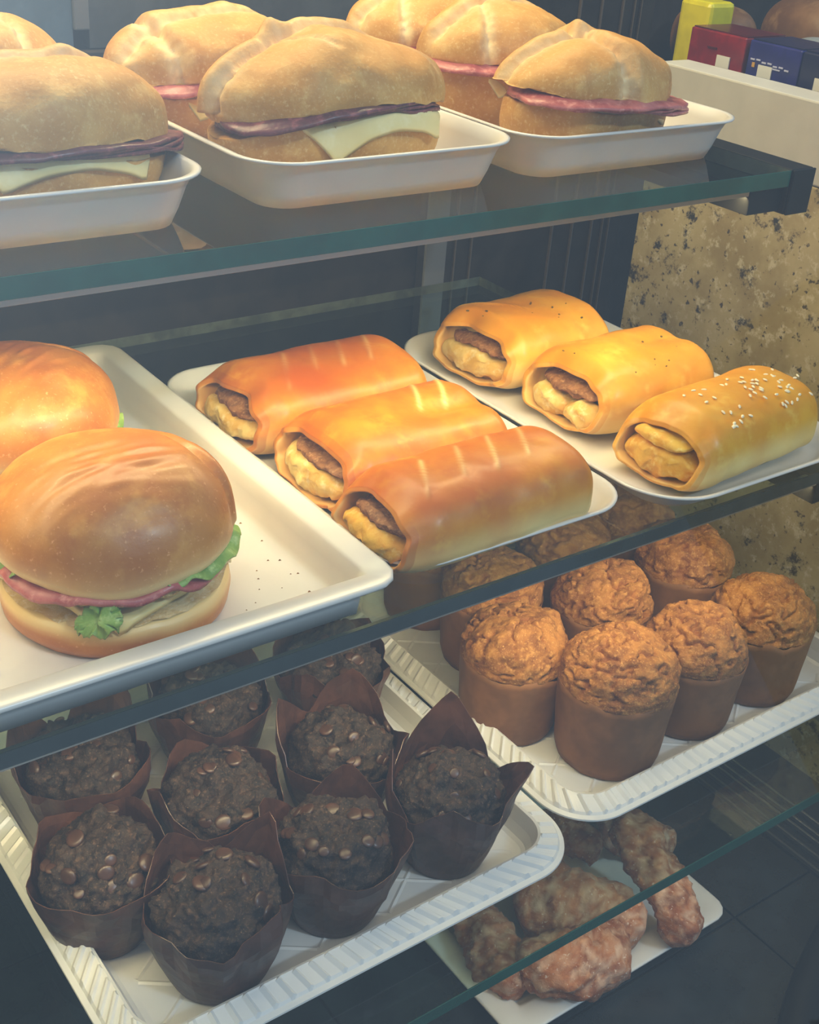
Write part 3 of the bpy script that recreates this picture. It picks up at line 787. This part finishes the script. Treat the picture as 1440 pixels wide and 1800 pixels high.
baked_roll((0.575, 0.518, zr), 0.02, 'yellow roll with a torn end showing brown filling, second on the plate by the granite', 0.112, 0.080, 0.046, 25, 'gold_pale', [], dent=(0.03, 0.0, 0.03, 0.01, 0.003), brown=0.9, specks=12, torn=True)
baked_roll((0.580, 0.436, zr), 0.10, 'pale golden roll sprinkled with sesame seeds', 0.130, 0.068, 0.046, 26, 'gold_pale', [], brown=0.5, fill=False, seeds=60, tongue='dough_y')

# ------------------------------------------------------------------ chocolate muffins in folded paper
def choc_muffin(loc, rz, label, seed, R=0.0310, hb=0.063, peaks=(0.085, 0.078, 0.082, 0.062), base=0.045, chips=9):
    e = empty('chocolate_muffin', loc, rz, label, 'muffin', 'chocolate muffins')
    rnd = random.Random(seed)
    def surf(w, v):
        if v < 0.25: k = v/0.25; r_ = 0.017+(R-0.018)*k; z = 0.004+k*0.032
        else:
            t = (v-0.25)/0.75*pi/2; r_ = R*cos(t)**0.72; z = 0.036+(hb-0.036)*sin(t)**0.9
        x, y = r_*cos(w), r_*sin(w); p = Vector((x, y, z))
        n_ = Vector((x, y, max(0, z-0.034)*1.3)).normalized()
        d = 0
        if v > 0.22:
            d = (0.0052*FR((x+seed, y, z), 60, 4)+0.0042*(0.45-VOR((x+seed, y, z), 85))+0.0020*FR((x, y+seed, z), 230, 3))*sst(0.22, 0.42, v)
        return p+n_*d, n_
    vs, fs = grid(lambda u, v: surf(2*pi*u, v)[0], 130, 66); ck = mesh('cake', vs, fs, M['choc'], e)
    # flat chips half sunk in the crown
    for k in range(chips):
        w = rnd.uniform(0, 2*pi); v = rnd.uniform(0.42, 0.97); p, n_ = surf(w, v)
        o = mesh('chocolate_chip', None, None, None, ck, data=CHIP)
        o.location = p+n_*0.0001; o.rotation_euler = (n_.to_track_quat('Z', 'Y') @ Matrix.Rotation(rnd.uniform(-0.6, 0.6), 3, 'X').to_quaternion()).to_euler()
        s_ = rnd.uniform(0.5, 0.95); o.scale = (s_, s_*rnd.uniform(0.8, 1), s_)
    # tulip wrapper: a square sheet pressed round the cake, its corners and folds standing up
    nh = 9; nk = 24; vs = []
    ang = [k*pi/2+rnd.uniform(-0.16, 0.16) for k in range(4)]; wd = [rnd.uniform(0.62, 0.85) for _ in range(4)]
    lean = [rnd.uniform(-0.10, 0.28) for _ in range(4)]
    jit = [rnd.uniform(-0.35, 0.35) for _ in range(nk)]; cr = [rnd.uniform(-1, 1) for _ in range(nk)]
    AW = []
    for i in range(nk):                       # every sharp fold gets two in-between columns
        AW.append((2*pi*(i+jit[i]*0.5)/nk, cr[i])); 
    cols = []
    for i in range(nk):
        w0, c0 = AW[i]; w1, c1 = AW[(i+1) % nk]
        if i == nk-1: w1 += 2*pi
        for q in range(2): f = q/2; cols.append((w0+(w1-w0)*f, c0*(1-f)+c1*f))
    na = len(cols)
    for j in range(nh+1):
        for i, (w, c) in enumerate(cols):
            h = base-0.004+0.010*N(cos(w)*2.2, sin(w)*2.2, seed)+0.004*c; ln = 0
            for q in range(4):
                dw = (w-ang[q]+pi) % (2*pi)-pi; f = max(0, 1-abs(dw)/wd[q])
                h = max(h, base*0.97+(peaks[q]-base)*f**0.85); ln += lean[q]*f
            t = j/nh; z = 0.0006+h*t
            r_ = 0.0230+0.0122*min(1, z/0.040)**0.80+max(0, z-0.040)*(0.02+ln)
            r_ += 0.0026*c*min(1, t*1.5)+0.0018*N(w*3, z*70, seed)*min(1, t*2)
            vs.append(Vector((r_*cos(w), r_*sin(w), z)))
    fs = []
    for j in range(nh):
        for i in range(na):
            a_, b_, c_, d_ = j*na+i, j*na+(i+1) % na, (j+1)*na+(i+1) % na, (j+1)*na+i
            if (i+j) % 2: fs += [(a_, b_, c_), (a_, c_, d_)]
            else: fs += [(a_, b_, d_), (b_, c_, d_)]
    fs.append(tuple(range(na))[::-1])
    o = mesh('paper_wrapper', vs, fs, M['paper'], e, smooth=False)
    so_ = o.modifiers.new('thickness', 'SOLIDIFY'); so_.thickness = 0.0004; so_.offset = 1
    return e
def _chip(u, v):
    w = 2*pi*u; t = -pi/2+pi*v; return (0.0056*cos(t)**0.6*cos(w), 0.0056*cos(t)**0.6*sin(w), 0.0019*sin(t))
_v, _f = grid(_chip, 14, 8)
CHIP = bpy.data.meshes.new('chocolate_chip'); CHIP.from_pydata([tuple(v) for v in _v], [], _f); CHIP.materials.append(M['chip'])
CHIP.polygons.foreach_set('use_smooth', [True]*len(CHIP.polygons))
zc3 = Z3+0.0042
CM = [
 (0.196, 0.524, 'chocolate muffin at the left rear of its tray, tall pointed paper behind it', (0.094, 0.078, 0.054, 0.056), 0.9),
 (0.283, 0.538, 'chocolate muffin in the rear row between the left and right rear ones', (0.078, 0.076, 0.056, 0.058), 0.6),
 (0.366, 0.532, 'rearmost chocolate muffin, partly behind the middle shelf edge', (0.060, 0.064, 0.060, 0.052), 0.4),
 (0.249, 0.462, 'chocolate muffin in the very centre of the tray', (0.056, 0.060, 0.062, 0.056), 0.1),
 (0.326, 0.460, 'chocolate muffin with rounded paper behind it, right of the central one', (0.074, 0.076, 0.054, 0.062), 0.7),
 (0.3585, 0.399, 'chocolate muffin in the right corner of the tray by the paper-cup muffins', (0.090, 0.074, 0.060, 0.070), 0.9),
 (0.1735, 0.4490, 'chocolate muffin at the front left corner with shards of chocolate on top', (0.058, 0.056, 0.048, 0.054), 0.5),
 (0.2100, 0.3935, 'chocolate muffin nearest the camera with a wide folded paper front', (0.076, 0.068, 0.052, 0.062), 0.4),
 (0.282, 0.398, 'chocolate muffin in the front row, right of the nearest one', (0.070, 0.070, 0.054, 0.056), 0.8)]
for k, (x, y, lab, pk, rz) in enumerate(CM):
    choc_muffin((x, y, zc3), rz, lab, 31+k*3, peaks=pk, chips=15)

# ------------------------------------------------------------------ orange-brown muffins in paper cups
def cup_muffin(loc, rz, label, seed, R=0.0345, hc=0.050, ht=0.082):
    e = empty('paper_cup_muffin', loc, rz, label, 'muffin', 'orange-brown muffins in paper cups')
    bw = []
    def fn(u, v):
        w = 2*pi*u
        if v < 0.15: k = v/0.15; r_ = R*(0.86+0.12*k); z = hc-0.012+0.012*k
        else:
            t = (v-0.15)/0.85*pi/2; r_ = R*1.03*cos(t)**0.72; z = hc+(ht-hc)*sin(t)**0.95
        x, y = r_*cos(w), r_*sin(w); p = Vector((x, y, z)); n_ = Vector((x, y, max(0, z-hc)*1.2)).normalized()
        f = FR((x+seed, y, z), 50, 4); cr = abs(N(x+seed*2, y, z*1.0, 55)+0.5*N(x, y+seed, z, 150))
        crack = exp(-(cr/0.055)**2)
        k = sst(0.1, 0.3, v)
        d = (0.0032*f+0.0009*FR((x, y, z+seed), 240, 3)-0.0036*crack)*k
        bw.append(min(1, 0.65*crack*k)); return p+n_*d
    vs, fs = grid(fn, 130, 60, cap0=False); bw.append(0)
    mesh('cake_top', vs, fs, M['cake'], e, attrs={'brown': bw})
    na, nh = 72, 10; vs = []
    for j in range(nh+1):
        for i in range(na):
            w = 2*pi*i/na; t = j/nh; h = hc+0.0035*N(cos(w)*2.5, sin(w)*2.5, seed)+0.0015*N(cos(w)*9, sin(w)*9, seed)
            z = 0.0005+h*t; r_ = R*(0.905+0.115*t)+0.0007*N(w*3, z*50, seed)+0.0004*N(w*14, 0, seed)
            if j == 0: r_ -= 0.0012
            vs.append(Vector((r_*cos(w), r_*sin(w), z)))
    fs = [(j*na+i, j*na+(i+1) % na, (j+1)*na+(i+1) % na, (j+1)*na+i) for j in range(nh) for i in range(na)]; fs.append(tuple(range(na))[::-1])
    o = mesh('paper_cup', vs, fs, M['cup'], e); s_ = o.modifiers.new('thickness', 'SOLIDIFY'); s_.thickness = 0.0005; s_.offset = 1
    return e
OM = [
 (0.4680, 0.4740, 'paper-cup muffin at the left of the front row by the chocolate muffins', 0.0345),
 (0.5035, 0.4165, 'tallest paper-cup muffin, nearest the front corner of its tray', 0.0365),
 (0.5745, 0.4165, 'paper-cup muffin right of the nearest one in the front row', 0.0335),
 (0.6430, 0.4175, 'darker paper-cup muffin at the right end of the front row', 0.0345),
 (0.5600, 0.4900, 'paper-cup muffin in the middle of the tray behind the front row', 0.0345),
 (0.6500, 0.4980, 'paper-cup muffin at the back right against the granite', 0.0345),
 (0.5010, 0.5380, 'paper-cup muffin crossed by the shelf edge, behind the left front one', 0.0345),
 (0.5860, 0.5600, 'paper-cup muffin half hidden behind the shelf edge in the rear row', 0.0335),
 (0.6620, 0.5680, 'rearmost paper-cup muffin under the plate with the sesame roll', 0.0335),
 (0.4980, 0.6050, 'paper-cup muffin mostly hidden under the middle plate at the rear left', 0.0335)]
for k, (x, y, lab, R_) in enumerate(OM):
    cup_muffin((x, y, zc3), k*1.3, lab, 61+k*5, R_, hc=0.056 if k == 1 else 0.0525, ht=0.086 if k == 1 else 0.080)

# ------------------------------------------------------------------ sugared fried dough on the deck
def fried(pts, rads, label, seed, flat=1.0, z_off=0.0):
    P_ = bez(pts, 40) if len(pts) > 2 else [Vector(pts[0]).lerp(Vector(pts[1]), k/40) for k in range(41)]
    n = 40; vs = []; sg = []
    lo = 9
    rings = []
    for i, p in enumerate(P_):
        t = i/40; a = P_[max(0, i-1)]; b = P_[min(40, i+1)]; tg = (b-a).normalized(); up = Vector((0, 0, 1)); s = tg.cross(up).normalized(); q = s.cross(tg)
        k = t*(len(rads)-1); m_ = min(int(k), len(rads)-2); r_ = rads[m_]*(1-(k-m_))+rads[m_+1]*(k-m_)
        cap = min(1, sqrt(max(0, 1-(1-min(1, t/0.12))**2)))*min(1, sqrt(max(0, 1-(1-min(1, (1-t)/0.12))**2))); r_ *= 0.12+0.88*cap
        for j in range(n):
            w = 2*pi*j/n; d = s*cos(w)+q*sin(w)*flat; pp = p+d*r_
            f = FR(pp+Vector((seed, 0, 0)), 42, 4); g = abs(sin(w*1.5+t*7+seed))*0.12
            pp = pp+d*(0.0048*f-r_*g+0.0030*FR(pp, 150, 4))*min(1, 0.3+cap)
            vs.append(pp); sg.append(min(1, max(0, 0.85*FR(pp+Vector((0, seed, 0)), 150, 4)+0.06+0.12*d.z)))
    fs = [(i*n+j, i*n+(j+1) % n, (i+1)*n+(j+1) % n, (i+1)*n+j) for i in range(40) for j in range(n)]
    fs += [tuple(range(n))[::-1], tuple(range(40*n, 41*n))]
    zm = min(v.z for v in vs); base = Vector((sum(v.x for v in vs)/len(vs), sum(v.y for v in vs)/len(vs), 0))
    dz = (0.0064+z_off)-zm
    vs = [v-base for v in vs]
    o = mesh('sugared_doughnut', vs, fs, M['fried'], attrs={'sugar': sg}, loc=(base.x, base.y, dz))
    return tag(o, label, 'doughnut', 'sugared doughnuts')
fried([(0.562, 0.440, 0.070), (0.556, 0.390, 0.062), (0.552, 0.352, 0.025)], [0.014, 0.018, 0.019, 0.015], 'long sugared doughnut leaning at the right of the pile', 1, z_off=0.010)
fried([(0.572, 0.468, 0.03), (0.592, 0.448, 0.035), (0.612, 0.422, 0.03)], [0.014, 0.017, 0.016, 0.013], 'sugared doughnut behind the long leaning one', 2, z_off=0.004)
fried([(0.466, 0.440, 0.03), (0.500, 0.420, 0.035), (0.528, 0.372, 0.03)], [0.020, 0.027, 0.026, 0.018], 'broad reddish sugared doughnut in the middle of the pile', 3)
fried([(0.440, 0.402, 0.03), (0.445, 0.365, 0.045), (0.487, 0.362, 0.03), (0.505, 0.385, 0.03)], [0.018, 0.024, 0.023, 0.016], 'knotted sugared doughnut nearest the front of the pile', 4, z_off=0.006)
fried([(0.443, 0.462, 0.03), (0.434, 0.430, 0.035), (0.428, 0.384, 0.03)], [0.014, 0.018, 0.019, 0.015], 'sugared doughnut at the front left of the pile', 5)
fried([(0.508, 0.500, 0.04), (0.512, 0.470, 0.055), (0.485, 0.440, 0.04)], [0.016, 0.021, 0.020, 0.016], 'smooth sugared doughnut half behind the chocolate muffin tray', 6, z_off=0.016)
fried([(0.530, 0.500, 0.03), (0.550, 0.482, 0.03), (0.562, 0.450, 0.03)], [0.015, 0.018, 0.016, 0.014], 'sugared doughnut at the back of the pile under the muffin tray', 7)

# ------------------------------------------------------------------ goods on the counter beyond the white ledge
def carton(y0_, y1_, x0_, dx, h, face, lid, label, marks, price_y, tip=0.0):
    z = 0.4998
    e = empty('carton', (x0_, (y0_+y1_)/2, z), 0, label, 'carton', 'cartons beyond the ledge')
    hw = (y1_-y0_)/2
    b = MB(); b.box(0, dx, -hw, hw, 0, h); bx = b.build('box', M[face], e, bevel=0.0012)
    f = MB(); f.box(0.002, dx-0.001, -hw+0.001, hw-0.001, h+0.0001, h+0.0010); f.build('lid_flap', M[lid], e)
    p = MB(); p.box(-0.0012, -0.0002, price_y-0.007, price_y+0.007, h-0.026, h-0.017); p.build('price_tag', M['tag'], bx)
    for k, (my, mz, w, hh, m) in enumerate(marks):
        q = MB(); q.box(-0.0008, -0.0001, my-w/2, my+w/2, mz-hh/2, mz+hh/2); q.build('printed_mark', M[m], bx)
    return e
M['red'] = plain('red_card', (150, 30, 36), 0.3, 0.5, var=0.25)
M['red_dark'] = plain('dark_red_card', (96, 24, 28), 0.3, 0.5, var=0.2)
M['blue'] = plain('blue_card', (44, 44, 128), 0.3, 0.5, var=0.2)
M['blue_dark'] = plain('dark_blue_card', (34, 34, 78), 0.3, 0.5, var=0.2)
M['tag'] = plain('price_tag_white', (220, 220, 214), 0.5, 0.3)
M['ink'] = plain('pale_print', (186, 188, 220), 0.5, 0.3)
M['gilt'] = plain('gilt_print', (196, 150, 70), 0.4, 0.5)
M['yellow'] = plain('yellow_wrap', (226, 214, 20), 0.25, 0.6, var=0.12)
M['orange'] = plain('orange_wrap', (206, 134, 44), 0.35, 0.5, var=0.1)
M['loaf'] = food('brown_loaf', (134, 98, 64), (104, 72, 46), (150, 116, 80), 20, 0.4, None, 0.1, 200)
M['lid'] = plain('frosted_lid', (150, 156, 160), 0.35, 0.5, var=0.1)
carton(0.697, 0.757, 0.852, 0.050, 0.0525, 'red', 'red_dark', 'red carton beyond the white ledge', [(0.004, 0.040, 0.010, 0.0012, 'red_dark')], -0.010)
bm_ = [(0.020-0.0058*k, 0.0385-0.0005*k+0.0008*(k % 2), 0.0042, 0.0012, 'ink') for k in range(7)]+[(-0.004, 0.0345, 0.009, 0.0010, 'ink'), (0.0185, 0.0345, 0.0028, 0.0036, 'gilt')]
carton(0.641, 0.693, 0.852, 0.050, 0.0525, 'blue', 'blue_dark', 'blue carton with pale lettering next to the red one', bm_, 0.006)
carton(0.606, 0.640, 0.852, 0.050, 0.0525, 'blue_dark', 'blue_dark', 'darker blue carton right of the lettered blue one', [], -0.006)
def blob(name, c, ax, m, label, cat, e1=0.8, e2=0.8, rz=0, grp=None):
    def fn(u, v):
        t = -pi/2+pi*v; w = 2*pi*u; ct = spow(cos(t), e1)
        p = Vector((ax[0]*ct*spow(cos(w), e2), ax[1]*ct*spow(sin(w), e2), ax[2]*(1+spow(sin(t), e1))))
        return p*(1+0.05*N(p.x+c[0], p.y, p.z, 30))
    vs, fs = grid(fn, 48, 28); o = mesh(name, vs, fs, M[m], loc=c, rot=(0, 0, rz)); return tag(o, label, cat, grp)
o_ = MB(); o_.add([(0, -0.03, 0), (0.05, -0.03, 0), (0.05, 0.022, 0), (0, 0.022, 0), (0.004, -0.03, 0.066), (0.046, -0.03, 0.066), (0.046, 0.004, 0.066), (0.004, 0.004, 0.066)], [(3, 2, 1, 0), (4, 5, 6, 7), (0, 1, 5, 4), (1, 2, 6, 5), (2, 3, 7, 6), (3, 0, 4, 7)])
tag(o_.build('snack_pack', M['orange'], bevel=0.003, loc=(0.842, 0.598, 0.4998)), 'orange snack pack at the right edge beyond the ledge', 'snack pack')
y_ = MB(); y_.box(-0.016, 0.016, -0.018, 0.018, 0, 0.068)
tag(y_.build('yellow_pack', M['yellow'], bevel=0.004, loc=(0.905, 0.790, 0.4998)), 'bright yellow pack standing behind the red carton', 'snack pack')
blob('wrapped_loaf', (0.945, 0.812, 0.4998), (0.028, 0.042, 0.030), 'loaf', 'brown wrapped loaf behind the red and blue cartons', 'bread', grp='loaves beyond the ledge')
blob('wrapped_loaf', (1.02, 0.745, 0.4998), (0.045, 0.060, 0.038), 'loaf', 'brown wrapped loaf at the top right corner', 'bread', grp='loaves beyond the ledge')
blob('frosted_lid', (0.935, 0.690, 0.4998), (0.028, 0.034, 0.026), 'lid', 'greyish domed lid behind the blue cartons', 'lid', 1.0, 1.0)

# ------------------------------------------------------------------ crumbs on the burger tray
rnd = random.Random(5); cm = MB()
for k in range(34):
    x = rnd.uniform(0.245, 0.285); y = rnd.uniform(0.425, 0.53); s = rnd.uniform(0.0004, 0.0009); z = ZM+0.0037
    cm.add([(x-s, y, z), (x+s, y-s*0.5, z), (x, y+s, z), (x, y, z+s)], [(0, 1, 3), (1, 2, 3), (2, 0, 3), (0, 2, 1)])
tag(cm.build('crumbs', M['meat']), 'tiny dark crumbs strewn on the white tray beside the burger', 'crumbs', kind='stuff')
